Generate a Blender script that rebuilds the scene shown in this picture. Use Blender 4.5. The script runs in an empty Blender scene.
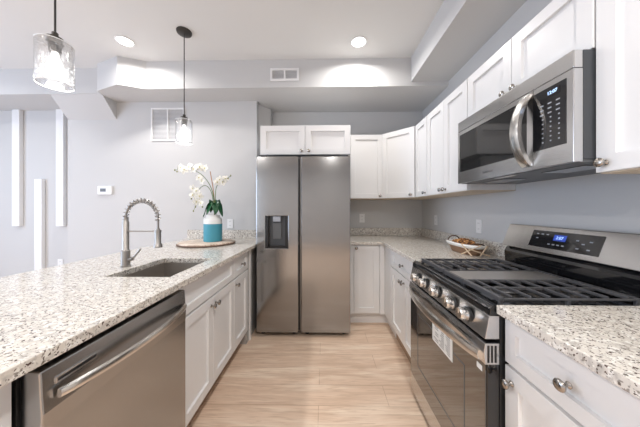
import bpy, bmesh, math, random
from mathutils import Vector, Matrix
sc = bpy.context.scene
C = sc.collection
PI = math.pi
random.seed(7)

# ------------------------------------------------------------------ camera, world, lights, exposure
cam = bpy.data.cameras.new('camera')
cam_o = bpy.data.objects.new('camera', cam); C.objects.link(cam_o)
cam.sensor_width = 36; cam.lens = 36 * 236.66 / 640
cam.shift_y = -4.04 / 640
cam.clip_start = .02
cam_o.location = (0, 0, 1.26); cam_o.rotation_euler = (PI / 2, 0, .018)
sc.camera = cam_o

w = bpy.data.worlds.new('World'); sc.world = w; w.use_nodes = True
w.node_tree.nodes['Background'].inputs[0].default_value = (.80, .88, 1, 1)
w.node_tree.nodes['Background'].inputs[1].default_value = 1.2

def area(name, loc, rot, sx, sy, e, col, shape='RECTANGLE', spread=180):
    l = bpy.data.lights.new(name, 'AREA'); l.shape = shape; l.size = sx; l.size_y = sy
    l.energy = e; l.color = col; l.spread = math.radians(spread)
    o = bpy.data.objects.new(name, l); C.objects.link(o); o.location = loc; o.rotation_euler = rot
    return o
# added fill lamp inside an unseen rear window; daylight at the left living room window
area('rear_window_fill', (-3.6, -3.33, 1.5), (PI / 2, 0, PI), 2.6, 1.7, 44, (.92, .96, 1))
area('daylight_left', (-5.35, .2, 1.5), (PI / 2, 0, -PI / 2), 3.2, 1.9, 66, (.56, .72, 1))

sc.view_settings.view_transform = 'Standard'; sc.view_settings.look = 'None'
sc.view_settings.gamma = 1; sc.view_settings.use_curve_mapping = False
sc.view_settings.exposure = 0.6
sc.cycles.use_denoising = True
sc.cycles.max_bounces = 10; sc.cycles.diffuse_bounces = 6; sc.cycles.glossy_bounces = 5
sc.cycles.transparent_max_bounces = 12
sc.cycles.sample_clamp_indirect = 4
sc.cycles.caustics_refractive = False; sc.cycles.caustics_reflective = False

# ------------------------------------------------------------------ materials
MATS = {}
def mat(name, col=(.8, .8, .8), rough=.5, metal=0., **kw):
    m = bpy.data.materials.new(name); m.use_nodes = True
    b = m.node_tree.nodes['Principled BSDF']
    b.inputs['Base Color'].default_value = (*col, 1); b.inputs['Roughness'].default_value = rough
    b.inputs['Metallic'].default_value = metal
    if 'emit' in kw:
        b.inputs['Emission Color'].default_value = (*kw['emit'], 1)
        b.inputs['Emission Strength'].default_value = kw.get('es', 1)
    if 'spec' in kw: b.inputs['Specular IOR Level'].default_value = kw['spec']
    if 'coat' in kw: b.inputs['Coat Weight'].default_value = kw['coat']; b.inputs['Coat Roughness'].default_value = .05
    MATS[name] = m
    # a fine procedural unevenness so no surface is perfectly flat in tone
    nt = m.node_tree; N = nt.nodes; L = nt.links
    bump = kw.get('bump')
    if bump:
        tc = N.new('ShaderNodeTexCoord'); mp = N.new('ShaderNodeMapping'); mp.inputs['Scale'].default_value = bump[0]
        nz = N.new('ShaderNodeTexNoise'); nz.inputs['Scale'].default_value = bump[1]; nz.inputs['Detail'].default_value = 3
        bp = N.new('ShaderNodeBump'); bp.inputs['Strength'].default_value = bump[2]; bp.inputs['Distance'].default_value = .002
        L.new(tc.outputs['Object'], mp.inputs[0]); L.new(mp.outputs[0], nz.inputs['Vector'])
        L.new(nz.outputs[0], bp.inputs['Height']); L.new(bp.outputs[0], b.inputs['Normal'])
        if kw.get('rvar'):
            mr = N.new('ShaderNodeMapRange'); mr.inputs[3].default_value = rough - kw['rvar']; mr.inputs[4].default_value = rough + kw['rvar']
            L.new(nz.outputs[0], mr.inputs[0]); L.new(mr.outputs[0], b.inputs['Roughness'])
    return m

mat('wall', (.565, .565, .565), .85, bump=((1, 1, 1), 180, .05))
mat('ceiling', (.715, .715, .705), .9, bump=((1, 1, 1), 160, .05))
mat('cabinet', (.77, .77, .77), .32, bump=((1, 1, 1), 60, .02))
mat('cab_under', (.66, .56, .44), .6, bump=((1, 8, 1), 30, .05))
mat('toe', (.36, .25, .17), .6, bump=((1, 8, 1), 30, .05))  # brown stands in for floor reflection and shade on the toe kicks
mat('steel_wide', (.42, .415, .41), .24, 1, bump=((200, 1, 200), 3, .008), rvar=.03)
mat('glass_mw', (.018, .018, .018), .05, spec=.6)
mat('steel', (.33, .33, .33), .15, 1, bump=((1.2, 1.2, 200), 2, .008), rvar=.03)      # brushed left to right
mat('steel_h', (.66, .655, .65), .22, 1, bump=((200, 1, 200), 3, .008), rvar=.03)        # brushed along the depth of the room
mat('steel_dark', (.20, .195, .19), .30, 1, bump=((200, 1, 200), 3, .008))
mat('nickel', (.40, .375, .345), .22, 1)
mat('chrome', (.74, .73, .71), .22, 1)
mat('faucet', (.36, .34, .32), .36, 1)
mat('sink', (.46, .43, .40), .42, 1, bump=((1, 200, 1), 3, .05))
mat('black', (.012, .012, .013), .35)
mat('black_gloss', (.010, .010, .011), .08, coat=.5)
mat('glass_black', (.018, .014, .011), .035, spec=.9, coat=1)
MATS['glass_black'].node_tree.nodes['Principled BSDF'].inputs['IOR'].default_value = 1.7
mat('iron', (.075, .075, .08), .28, bump=((1, 1, 1), 400, .2))
mat('grey_plastic', (.10, .105, .11), .4)
mat('darkgrey', (.055, .06, .068), .4)
mat('white_plastic', (.80, .80, .80), .35)
mat('white_metal', (.80, .80, .80), .45)
mat('slot', (.22, .22, .23), .6)
mat('vent_back', (.42, .42, .43), .7)
mat('griddle', (.60, .58, .56), .38, .9)
mat('filler_shade_grey', (.40, .39, .38), .5)  # the grey carries the shade of the gap beside the refrigerator
mat('glass_rim', (.9, .93, .96), .1, emit=(1, 1, 1), es=.0)
mat('cord', (.03, .03, .03), .5)
mat('canopy', (.06, .055, .05), .35, .8)
mat('bulb', (1, 1, 1), .4, emit=(1, .97, .93), es=3)
mat('lens', (1, 1, 1), .4, emit=(1, .98, .95), es=7)
mat('blue_display', (.02, .04, .2), .3, emit=(.05, .13, .8), es=.28)
mat('digits', (.5, .7, 1), .3, emit=(.45, .65, 1), es=.8)
mat('print', (.34, .36, .40), .5)
mat('print_dark', (.12, .12, .13), .5)
mat('paper', (.80, .80, .78), .7)
mat('teal', (.06, .30, .40), .45, bump=((60, 60, 1), 6, .35))
mat('vase_white', (.78, .78, .77), .3)
mat('petal', (.84, .83, .78), .55)
mat('petal_center', (.55, .50, .12), .6)
mat('bud', (.20, .22, .07), .5)
mat('stem', (.10, .17, .05), .5)
mat('stake', (.42, .22, .12), .6)
mat('leaf', (.015, .095, .035), .3, bump=((1, 1, 1), 40, .2))
mat('linen', (.80, .79, .76), .8, bump=((1, 1, 1), 300, .4))
mat('wicker', (.26, .15, .085), .65, bump=((1, 1, 1), 160, .8))
mat('twig', (.58, .44, .30), .6)
mat('twig_dark', (.10, .06, .04), .5)

def granite():
    m = bpy.data.materials.new('granite'); m.use_nodes = True; MATS['granite'] = m
    N = m.node_tree.nodes; L = m.node_tree.links; b = N['Principled BSDF']
    b.inputs['Roughness'].default_value = .13
    tc = N.new('ShaderNodeTexCoord')
    def layer(scale, detail, lo, hi, col, prev, off):
        mp = N.new('ShaderNodeMapping'); mp.inputs['Location'].default_value = (off, off * 1.7, off * .3)
        L.new(tc.outputs['Object'], mp.inputs[0])
        nz = N.new('ShaderNodeTexNoise'); nz.inputs['Scale'].default_value = scale; nz.inputs['Detail'].default_value = detail
        nz.inputs['Roughness'].default_value = .6
        L.new(mp.outputs[0], nz.inputs['Vector'])
        mr = N.new('ShaderNodeMapRange'); mr.inputs[1].default_value = lo; mr.inputs[2].default_value = hi
        L.new(nz.outputs[0], mr.inputs[0])
        mx = N.new('ShaderNodeMixRGB'); mx.inputs[2].default_value = (*col, 1)
        L.new(mr.outputs[0], mx.inputs[0])
        if prev is None: mx.inputs[1].default_value = (.68, .64, .58, 1)
        else: L.new(prev.outputs[0], mx.inputs[1])
        return mx
    a = layer(38, 3, .50, .66, (.49, .46, .42), None, 0)
    a = layer(60, 2, .54, .61, (.80, .78, .73), a, 3.1)
    a = layer(85, 1.5, .60, .655, (.31, .28, .25), a, 7.7)
    a = layer(120, 1, .65, .69, (.10, .065, .055), a, 11.3)
    a = layer(70, 1.5, .665, .70, (.16, .13, .11), a, 23.9)
    a = layer(120, 1, .655, .695, (.09, .06, .05), a, 17.3)
    L.new(a.outputs[0], b.inputs['Base Color'])
granite()

def wood_floor():
    m = bpy.data.materials.new('floor_planks'); m.use_nodes = True; MATS['floor'] = m
    N = m.node_tree.nodes; L = m.node_tree.links; b = N['Principled BSDF']
    b.inputs['Roughness'].default_value = .38
    tc = N.new('ShaderNodeTexCoord')
    br = N.new('ShaderNodeTexBrick'); br.offset = .37; br.offset_frequency = 2
    br.inputs['Scale'].default_value = 1; br.inputs['Brick Width'].default_value = 1.22; br.inputs['Row Height'].default_value = .18
    br.inputs['Mortar Size'].default_value = .0022; br.inputs['Mortar Smooth'].default_value = .4
    br.inputs['Color1'].default_value = (.80, .62, .48, 1); br.inputs['Color2'].default_value = (.72, .54, .41, 1)
    br.inputs['Mortar'].default_value = (.46, .31, .21, 1)
    L.new(tc.outputs['Object'], br.inputs['Vector'])
    def grain(sx, sy, lo, hi, col, fac, prev):
        mp = N.new('ShaderNodeMapping'); mp.inputs['Scale'].default_value = (sx, sy, 1)
        L.new(tc.outputs['Object'], mp.inputs[0])
        nz = N.new('ShaderNodeTexNoise'); nz.inputs['Scale'].default_value = 1; nz.inputs['Detail'].default_value = 5; nz.inputs['Distortion'].default_value = .6
        L.new(mp.outputs[0], nz.inputs['Vector'])
        mr = N.new('ShaderNodeMapRange'); mr.inputs[1].default_value = lo; mr.inputs[2].default_value = hi; mr.inputs[4].default_value = fac
        L.new(nz.outputs[0], mr.inputs[0])
        mx = N.new('ShaderNodeMixRGB'); mx.inputs[2].default_value = (*col, 1)
        L.new(mr.outputs[0], mx.inputs[0]); L.new(prev.outputs[0], mx.inputs[1]); return mx
    a = grain(2.2, 22, .42, .68, (.56, .385, .27), .65, br)
    a = grain(1.7, 14, .50, .70, (.90, .77, .63), .75, a)
    a = grain(7, 110, .50, .66, (.50, .34, .23), .5, a)
    L.new(a.outputs[0], b.inputs['Base Color'])
wood_floor()

def board_mat():
    m = mat('board', (.55, .43, .33), .6); N = m.node_tree.nodes; L = m.node_tree.links
    tc = N.new('ShaderNodeTexCoord'); mp = N.new('ShaderNodeMapping'); mp.inputs['Scale'].default_value = (6, 60, 20)
    nz = N.new('ShaderNodeTexNoise'); nz.inputs['Scale'].default_value = 1.5; nz.inputs['Detail'].default_value = 4
    cr = N.new('ShaderNodeValToRGB'); cr.color_ramp.elements[0].color = (.30, .20, .14, 1); cr.color_ramp.elements[1].color = (.74, .64, .54, 1)
    cr.color_ramp.elements[0].position = .35; cr.color_ramp.elements[1].position = .6
    L.new(tc.outputs['Object'], mp.inputs[0]); L.new(mp.outputs[0], nz.inputs[0]); L.new(nz.outputs[0], cr.inputs[0])
    L.new(cr.outputs[0], N['Principled BSDF'].inputs['Base Color'])
board_mat()

def pot_mat():
    m = mat('potpourri', (.4, .2, .08), .7); N = m.node_tree.nodes; L = m.node_tree.links
    oi = N.new('ShaderNodeTexCoord'); nz = N.new('ShaderNodeTexNoise'); nz.inputs['Scale'].default_value = 55
    cr = N.new('ShaderNodeValToRGB'); cr.color_ramp.elements[0].color = (.13, .05, .025, 1); cr.color_ramp.elements[1].color = (.75, .38, .13, 1)
    cr.color_ramp.elements[0].position = .42; cr.color_ramp.elements[1].position = .62
    L.new(oi.outputs['Object'], nz.inputs[0]); L.new(nz.outputs[0], cr.inputs[0]); L.new(cr.outputs[0], N['Principled BSDF'].inputs['Base Color'])
pot_mat()

def shade_glass():     # clear seeded glass of the pendants: thin sheet, mostly see-through, a little milky
    m = bpy.data.materials.new('seeded_glass'); m.use_nodes = True; MATS['shade'] = m
    N = m.node_tree.nodes; L = m.node_tree.links; out = N['Material Output']; N.remove(N['Principled BSDF'])
    tr = N.new('ShaderNodeBsdfTransparent'); gl = N.new('ShaderNodeBsdfGlossy'); gl.inputs['Roughness'].default_value = .05
    tl = N.new('ShaderNodeBsdfTranslucent'); tl.inputs[0].default_value = (.95, .97, 1, 1)
    fr = N.new('ShaderNodeLayerWeight'); fr.inputs[0].default_value = .35
    tc = N.new('ShaderNodeTexCoord'); nz = N.new('ShaderNodeTexVoronoi'); nz.inputs['Scale'].default_value = 60
    mr = N.new('ShaderNodeMapRange'); mr.inputs[1].default_value = .1; mr.inputs[2].default_value = .5; mr.inputs[3].default_value = .22; mr.inputs[4].default_value = .03
    L.new(tc.outputs['Object'], nz.inputs['Vector']); L.new(nz.outputs['Distance'], mr.inputs[0])
    m1 = N.new('ShaderNodeMixShader'); m2 = N.new('ShaderNodeMixShader')
    L.new(mr.outputs[0], m1.inputs[0]); L.new(tr.outputs[0], m1.inputs[1]); L.new(tl.outputs[0], m1.inputs[2])
    L.new(fr.outputs['Facing'], m2.inputs[0]); L.new(m1.outputs[0], m2.inputs[1]); L.new(gl.outputs[0], m2.inputs[2])
    L.new(m2.outputs[0], out.inputs[0])
shade_glass()

# ------------------------------------------------------------------ mesh helpers
def origin_of(p):
    v = Vector((0, 0, 0))
    while p is not None: v += p.location; p = p.parent
    return v

class MB:
    """collects shapes; build() links them as ONE mesh object. Frame: a along u, b outward along n, c up."""
    def __init__(s, o=(0, 0, 0), u=(1, 0, 0), n=(0, 1, 0)):
        s.bm = bmesh.new(); s.o = Vector(o); s.u = Vector(u).normalized(); s.n = Vector(n).normalized(); s.z = Vector((0, 0, 1))
    def T(s, p): return s.o + s.u * p[0] + s.n * p[1] + s.z * p[2]
    def box(s, x0, x1, y0, y1, z0, z1):
        v = [s.bm.verts.new(s.T((x, y, z))) for x in (x0, x1) for y in (y0, y1) for z in (z0, z1)]
        for f in ((0, 1, 3, 2), (4, 6, 7, 5), (0, 4, 5, 1), (2, 3, 7, 6), (0, 2, 6, 4), (1, 5, 7, 3)):
            s.bm.faces.new([v[i] for i in f])
        return s
    def prism(s, pts, axis, a0, a1):
        """pts 2D polygon; axis 0: (y,z) swept in x, 1: (x,z) swept in y, 2: (x,y) swept in z"""
        def P(p, t): return {0: (t, p[0], p[1]), 1: (p[0], t, p[1]), 2: (p[0], p[1], t)}[axis]
        A = [s.bm.verts.new(s.T(P(p, a0))) for p in pts]; B = [s.bm.verts.new(s.T(P(p, a1))) for p in pts]
        n = len(pts)
        s.bm.faces.new(A); s.bm.faces.new(B[::-1])
        for i in range(n): s.bm.faces.new((A[i], A[(i + 1) % n], B[(i + 1) % n], B[i]))
        return s
    def tube(s, pts, r, seg=10, cap=True):
        pts = [s.T(p) for p in pts]; rs = r if isinstance(r, (list, tuple)) else [r] * len(pts)
        t0 = (pts[1] - pts[0]).normalized()
        nrm = t0.cross(Vector((0, 0, 1)) if abs(t0.z) < .9 else Vector((1, 0, 0))).normalized()
        rings = []
        for i, p in enumerate(pts):
            a = pts[max(i - 1, 0)]; b = pts[min(i + 1, len(pts) - 1)]; t = (b - a).normalized()
            nrm = (nrm - t * nrm.dot(t)).normalized(); bn = t.cross(nrm)
            rings.append([s.bm.verts.new(p + (nrm * math.cos(2 * PI * k / seg) + bn * math.sin(2 * PI * k / seg)) * rs[i]) for k in range(seg)])
        for a, b in zip(rings, rings[1:]):
            for k in range(seg): s.bm.faces.new((a[k], a[(k + 1) % seg], b[(k + 1) % seg], b[k]))
        if cap: s.bm.faces.new(rings[0][::-1]); s.bm.faces.new(rings[-1])
        return s
    def lathe(s, prof, c=(0, 0, 0), axis='z', seg=28, close=True):
        """prof: list of (radius, height); axis z (up) or n (outward) or u"""
        ax = {'z': (s.u, s.n, s.z), 'n': (s.u, s.z, s.n), 'u': (s.n, s.z, s.u)}[axis]; cc = s.T(c); rings = []
        for r, h in prof:
            rings.append([s.bm.verts.new(cc + (ax[0] * math.cos(2 * PI * k / seg) + ax[1] * math.sin(2 * PI * k / seg)) * max(r, 1e-5) + ax[2] * h) for k in range(seg)])
        for a, b in zip(rings, rings[1:]):
            for k in range(seg): s.bm.faces.new((a[k], a[(k + 1) % seg], b[(k + 1) % seg], b[k]))
        if close: s.bm.faces.new(rings[0][::-1]); s.bm.faces.new(rings[-1])
        return s
    def shaker(s, a0, a1, c0, c1, b0=0., t=.02, fw=.058, rec=.013, sl=.002):
        """a framed panel front: flat frame, small slope, recessed field"""
        def R(d, b): return [s.bm.verts.new(s.T(p)) for p in ((a0 + d, b, c0 + d), (a1 - d, b, c0 + d), (a1 - d, b, c1 - d), (a0 + d, b, c1 - d))]
        e = .0015
        rs = [R(0, b0), R(0, b0 + t - e), R(e, b0 + t), R(fw, b0 + t), R(fw + sl, b0 + t - rec)]
        s.bm.faces.new(rs[0])
        for A, B in zip(rs, rs[1:]):
            for k in range(4): s.bm.faces.new((A[k], A[(k + 1) % 4], B[(k + 1) % 4], B[k]))
        s.bm.faces.new(rs[-1]); return s
    def ico(s, c, r, sub=2, sc_=(1, 1, 1)):
        m = Matrix.Translation(s.T(c)) @ Matrix.Diagonal((*[r * k for k in sc_], 1))
        bmesh.ops.create_icosphere(s.bm, subdivisions=sub, radius=1, matrix=m); return s
    def build(s, name, m, parent=None, bevel=0, smooth=False, merge=False):
        if merge: bmesh.ops.remove_doubles(s.bm, verts=s.bm.verts, dist=1e-5)
        bmesh.ops.recalc_face_normals(s.bm, faces=s.bm.faces)
        if parent is not None: off = origin_of(parent)
        else:
            xs = [v.co for v in s.bm.verts]
            off = Vector(((min(v.x for v in xs) + max(v.x for v in xs)) / 2, (min(v.y for v in xs) + max(v.y for v in xs)) / 2, min(v.z for v in xs)))
        for v in s.bm.verts: v.co -= off
        me = bpy.data.meshes.new(name); s.bm.to_mesh(me); s.bm.free()
        me.materials.append(MATS[m]); o = bpy.data.objects.new(name, me); C.objects.link(o)
        if parent is not None: o.parent = parent
        else: o.location = off
        if smooth:
            for p in me.polygons: p.use_smooth = True
            try:
                me.set_sharp_from_angle(angle=math.radians(38))
            except Exception: pass
        if bevel:
            bv = o.modifiers.new('bevel', 'BEVEL'); bv.width = bevel; bv.segments = 2; bv.limit_method = 'ANGLE'; bv.angle_limit = math.radians(40)
        return o

def thing(name, label, cat, loc, group=None):
    o = bpy.data.objects.new(name, None); C.objects.link(o); o.location = loc; o.empty_display_size = .1
    o['label'] = label; o['category'] = cat
    if group: o['group'] = group
    return o
def tag(o, label, cat, group=None):
    o['label'] = label; o['category'] = cat
    if group: o['group'] = group
    return o
def struct(o): o['kind'] = 'structure'; return o
def text(name, s, size, m, parent, o, u, up=(0, 0, 1), depth=.0006, align='CENTER'):
    cu = bpy.data.curves.new(name, 'FONT'); cu.body = s; cu.size = size; cu.extrude = depth; cu.align_x = align; cu.align_y = 'CENTER'
    t = bpy.data.objects.new(name, cu); C.objects.link(t)
    dg = bpy.context.evaluated_depsgraph_get(); dg.update()
    me = bpy.data.meshes.new_from_object(t.evaluated_get(dg)); bpy.data.objects.remove(t)
    u = Vector(u).normalized(); up = Vector(up).normalized(); n = u.cross(up)
    M = Matrix((u, up, n)).transposed().to_4x4()
    M.translation = Vector(o) - origin_of(parent)
    me.transform(M); me.materials.clear(); me.materials.append(MATS[m])
    ob = bpy.data.objects.new(name, me); C.objects.link(ob); ob.parent = parent
    return ob

# ------------------------------------------------------------------ key dimensions (metres)
XW, YB = 1.308, 3.176           # right wall, wall behind the refrigerator
CEIL = 2.864; SOF = 2.565; SOFR = 2.61
XL, XLC = -.683, -.713          # peninsula counter edge, cabinet faces
XR, XRC = .625, .655            # right counter edge, cabinet faces
ZC0, ZC1 = .882, .914
YI = YB - .635                  # front edge of the back counter
R0, R1 = .874, 1.636            # the range bay
XU = XW - .33; ZU0, ZU1 = 1.388, 2.159
YTW = 2.84                      # the wall with the thermostat

# ------------------------------------------------------------------ structure
struct(MB().box(-5.5, 1.45, -3.5, 3.3, -.1, 0).build('floor', 'floor'))
struct(MB().box(-5.5, 1.45, -3.5, 3.3, CEIL, CEIL + .1).build('ceiling', 'ceiling'))
struct(MB().box(XW, XW + .14, -3.5, 3.3, 0, CEIL).build('wall_right', 'wall'))
# back wall: fridge niche wall, thermostat wall, recessed living room wall - one continuous wall with jogs
struct(MB().prism([(XW, YB), (-.70, YB), (-.70, 3.07), (-.815, 2.93), (-.815, YTW), (-3.14, YTW), (-3.14, 3.08), (-5.5, 3.08), (-5.5, 3.3), (XW, 3.3)], 2, 0, CEIL).build('wall_back', 'wall'))
mb = MB()
mb.box(-5.5, -5.4, -3.5, 3.08, 0, .5); mb.box(-5.5, -5.4, -3.5, 3.08, 2.5, CEIL); mb.box(-5.5, -5.4, -3.5, -1.5, .5, 2.5); mb.box(-5.5, -5.4, 1.9, 3.08, .5, 2.5)
struct(mb.build('wall_left', 'wall', merge=True))
mb = MB()
mb.box(-5.4, XW, -3.5, -3.4, 2.4, CEIL); mb.box(-5.4, XW, -3.5, -3.4, 0, .6); mb.box(-5.4, -5.0, -3.5, -3.4, .6, 2.4); mb.box(-2.2, XW, -3.5, -3.4, .6, 2.4)
struct(mb.build('wall_rear', 'wall', merge=True))
mb = MB()
for x in (-5.0, -3.63, -2.26): mb.box(x, x + .06, -3.48, -3.42, .6, 2.4)
mb.box(-5.0, -2.2, -3.48, -3.42, 2.34, 2.4); mb.box(-5.0, -2.2, -3.48, -3.42, .6, .66)
struct(mb.build('window_1', 'white_metal'))  # unseen window added for the rear fill lamp, clear of the refrigerator's reflection
mb = MB()
for y in (-1.5, .17, 1.84): mb.box(-5.48, -5.42, y, y + .06, .5, 2.5)
mb.box(-5.48, -5.42, -1.5, 1.9, 2.44, 2.5); mb.box(-5.48, -5.42, -1.5, 1.9, .5, .56)
struct(mb.build('window_2', 'white_metal'))
# soffits
struct(MB().box(.918, XW, -3.4, 2.515, SOFR, CEIL).build('ceiling_soffit', 'wall'))
struct(MB().prism([(XW, 2.515), (-1.93, 2.53), (-2.16, 2.43), (-2.50, 2.56), (-2.53, 2.64), (-2.53, YTW + .02), (-.80, YTW + .02), (-.80, 2.95), (-.69, 3.08), (-.69, YB + .02), (XW, YB + .02)], 2, SOF, CEIL).build('ceiling_soffit', 'wall'))
struct(MB().prism([(-2.53, 2.64), (-5.4, 2.64), (-5.4, 3.09), (-3.13, 3.09), (-3.13, YTW + .01), (-2.53, YTW + .01)], 2, 2.575, CEIL).build('ceiling_soffit', 'wall'))
struct(MB().prism([(2.642, 2.58), (YTW + .01, 2.58), (YTW + .01, 2.345)], 0, -3.13, -2.53).build('ceiling_soffit', 'wall'))
struct(MB().box(-5.4, -3.16, 3.065, 3.08, 0, .1).build('baseboard_left', 'cabinet'))
struct(MB().box(-3.15, -1.36, 2.825, YTW, 0, .1).build('baseboard_back', 'cabinet'))

# ------------------------------------------------------------------ cabinets
def knob(parent, fr, a, c, b=.02):
    MB(*fr).lathe([(.009, 0), (.0095, .003), (.005, .007), (.005, .015), (.012, .019), (.0165, .024), (.0165, .028), (.013, .032), (.004, .034)], (a, b, c), 'n', 20).build('knob', 'nickel', parent, smooth=True)
def door(parent, fr, a0, a1, c0, c1, kn=None, name='door', fw=.058, mt='cabinet'):
    d = MB(*fr).shaker(a0 + .0022, a1 - .0022, c0, c1, 0, .02, fw).build(name, mt, parent)
    if kn: knob(d, fr, *kn)
    return d
def body(parent, fr, a0, a1, depth, c0, c1, name='body', mt='cabinet'):
    return MB(*fr).box(a0 + .0005, a1 - .0005, -depth, -.0005, c0, c1).build(name, mt, parent, bevel=.001)
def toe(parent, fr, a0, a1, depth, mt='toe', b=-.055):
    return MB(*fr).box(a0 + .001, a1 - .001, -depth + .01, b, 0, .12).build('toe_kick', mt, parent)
ZD0, ZD1, ZDR0, ZDR1 = .135, .700, .712, .872

LF = lambda y: ((XLC - .02, y, 0), (0, 1, 0), (1, 0, 0))       # faces the aisle, looking to +x
RF = lambda y: ((XRC + .02, y, 0), (0, 1, 0), (-1, 0, 0))      # right run, faces -x
def BF(x, y): return ((x, y, 0), (1, 0, 0), (0, -1, 0))        # back run, faces the camera

# peninsula: end cabinet, dishwasher bay, sink base, narrow drawer base, filler
t = thing('base_cabinet', 'plain white end cabinet of the peninsula, nearest and left of the dishwasher', 'cabinet', (XLC - .3, .37, 0))
f = ((XLC - .04, .22, 0), (0, 1, 0), (1, 0, 0)); body(t, f, 0, .322, .58, .12, ZC0 - .001); toe(t, f, 0, .322, .58)
MB(*f).box(0, .322, 0, .02, .125, ZC0 - .006).build('face_panel', 'cabinet', t, bevel=.001)
t = thing('sink_cabinet', 'white two-door base cabinet under the sink beside the dishwasher', 'cabinet', (XLC - .3, 1.507, 0))
f = LF(1.155); W_ = .706
# open-topped carcass, so the basin hangs inside it
m_ = MB(*f); m_.box(0, .018, -.6, -.0005, .12, ZC0 - .001); m_.box(W_ - .018, W_, -.6, -.0005, .12, ZC0 - .001); m_.box(.018, W_ - .018, -.6, -.58, .12, ZC0 - .001)
m_.box(.018, W_ - .018, -.58, -.0005, .12, .14); m_.box(.018, W_ - .018, -.02, -.0005, .14, ZC0 - .001); m_.build('body', 'cabinet', t)
toe(t, f, 0, W_, .6)
door(t, f, 0, W_, ZDR0, ZDR1, name='false_drawer_front', fw=.045)
door(t, f, 0, W_ / 2, ZD0, ZD1, (W_ / 2 - .03, .652)); door(t, f, W_ / 2, W_, ZD0, ZD1, (W_ / 2 + .03, .652))
t = thing('drawer_cabinet', 'narrow white base cabinet with one drawer and door between sink cabinet and refrigerator', 'cabinet', (XLC - .3, 2.03, 0))
f = LF(1.862); W_ = .335; body(t, f, 0, W_, .6, .12, ZC0 - .001); toe(t, f, 0, W_, .6)
door(t, f, 0, W_, ZDR0, ZDR1, (W_ / 2, .79), 'drawer', .045); door(t, f, 0, W_, ZD0, ZD1, (.035, .652))
t = thing('filler_panel', 'filler panel with shade painted into its grey, beside the left flank of the refrigerator', 'panel', (-.9, 2.5, 0))
MB().box(-1.3, -.728, 2.20, 2.825, .0, ZC0 - .001).build('panel', 'filler_shade_grey', t)
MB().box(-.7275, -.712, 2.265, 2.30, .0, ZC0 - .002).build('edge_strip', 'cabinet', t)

def slab_hole(mbb, X, Y, z0, z1):
    T_ = {}
    for k, z in enumerate((z0, z1)):
        for i, x in enumerate(X):
            for j, y in enumerate(Y): T_[i, j, k] = mbb.bm.verts.new((x, y, z))
    for i in range(3):
        for j in range(3):
            if (i, j) == (1, 1): continue
            for k in (0, 1): mbb.bm.faces.new([T_[i, j, k], T_[i + 1, j, k], T_[i + 1, j + 1, k], T_[i, j + 1, k]])
    def side(a, b): mbb.bm.faces.new([T_[(*a, 0)], T_[(*b, 0)], T_[(*b, 1)], T_[(*a, 1)]])
    for i in range(3):
        side((i, 0), (i + 1, 0)); side((i, 3), (i + 1, 3)); side((0, i), (0, i + 1)); side((3, i), (3, i + 1))
    side((1, 1), (2, 1)); side((1, 2), (2, 2)); side((1, 1), (1, 2)); side((2, 1), (2, 2))
SX0, SX1, SY0, SY1 = -1.135, -.795, 1.20, 1.66
t = thing('countertop', 'long speckled granite peninsula countertop holding the sink', 'countertop', (-1.17, 1.5, ZC0))
mb = MB(); slab_hole(mb, [-1.65, SX0, SX1, XL], [.20, SY0, SY1, YTW - .002], ZC0, ZC1); mb.build('slab', 'granite', t, bevel=.003)
MB().box(-1.65, -.72, YTW - .022, YTW - .002, ZC1, ZC1 + .10).build('backsplash', 'granite', t, bevel=.002)

# undermount basin
t = thing('sink', 'dark stainless undermount sink basin set in the peninsula countertop', 'sink', ((SX0 + SX1) / 2, (SY0 + SY1) / 2, .68))
mb = MB(); a, b, c, d = SX0 - .008, SX1 + .008, SY0 - .008, SY1 + .008; z0, z1 = .69, ZC0 - .0005
def ringv(e, z): return [mb.bm.verts.new(p) for p in ((a + e, c + e, z), (b - e, c + e, z), (b - e, d - e, z), (a + e, d - e, z))]
rr = [ringv(0, z0 - .002), ringv(-.0, z1), ringv(.003, z1), ringv(.006, z0 + .02), ringv(.025, z0)]
mb.bm.faces.new(rr[0])
for A, B in zip(rr, rr[1:]):
    for k in range(4): mb.bm.faces.new((A[k], A[(k + 1) % 4], B[(k + 1) % 4], B[k]))
mb.bm.faces.new(rr[-1]); mb.build('basin', 'sink', t)
MB().lathe([(.045, 0), (.045, .003), (.038, .004), (.036, .001)], ((a + b) / 2, (c + d) / 2, z0)).build('drain', 'chrome', t, smooth=True)

# right run
t = thing('base_cabinet', 'white base cabinet with one drawer over two doors, left of the range', 'cabinet', (.98, 1.98, 0))
f = RF(R1 + .002); W_ = .69; body(t, f, 0, W_, .6, .12, ZC0 - .001); toe(t, f, 0, W_, .6, b=-.03)
door(t, f, 0, W_, ZDR0, ZDR1, (W_ / 2, .79), 'drawer', .045)
door(t, f, 0, W_ / 2, ZD0, ZD1, (W_ / 2 - .03, .652)); door(t, f, W_ / 2, W_, ZD0, ZD1, (W_ / 2 + .03, .652))
t = thing('corner_cabinet', 'white single-door base cabinet in the back corner, right of the refrigerator', 'cabinet', (.62, 2.86, 0))
xb0 = .272
mb = MB(); mb.prism([(xb0, YI + .052), (XRC + .02, YI + .052), (XRC + .02, R1 + .695), (XW - .003, R1 + .695), (XW - .003, YB - .003), (xb0, YB - .003)], 2, .12, ZC0 - .001)
mb.build('body', 'cabinet', t)
MB().box(XRC, XRC + .02, R1 + .696, YI + .03, .125, ZC0 - .004).build('corner_filler', 'cabinet', t, bevel=.001)
MB().prism([(xb0, YI + .105), (XRC + .05, YI + .105), (XRC + .05, R1 + .70), (XRC + .06, R1 + .70), (XRC + .06, YI + .12), (xb0, YI + .12)], 2, 0, .119).build('toe_kick', 'cabinet', t)
f = BF(0, YI + .0515)
door(t, f, .32, .60, ZD0, .872, (.345, .845))
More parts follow.
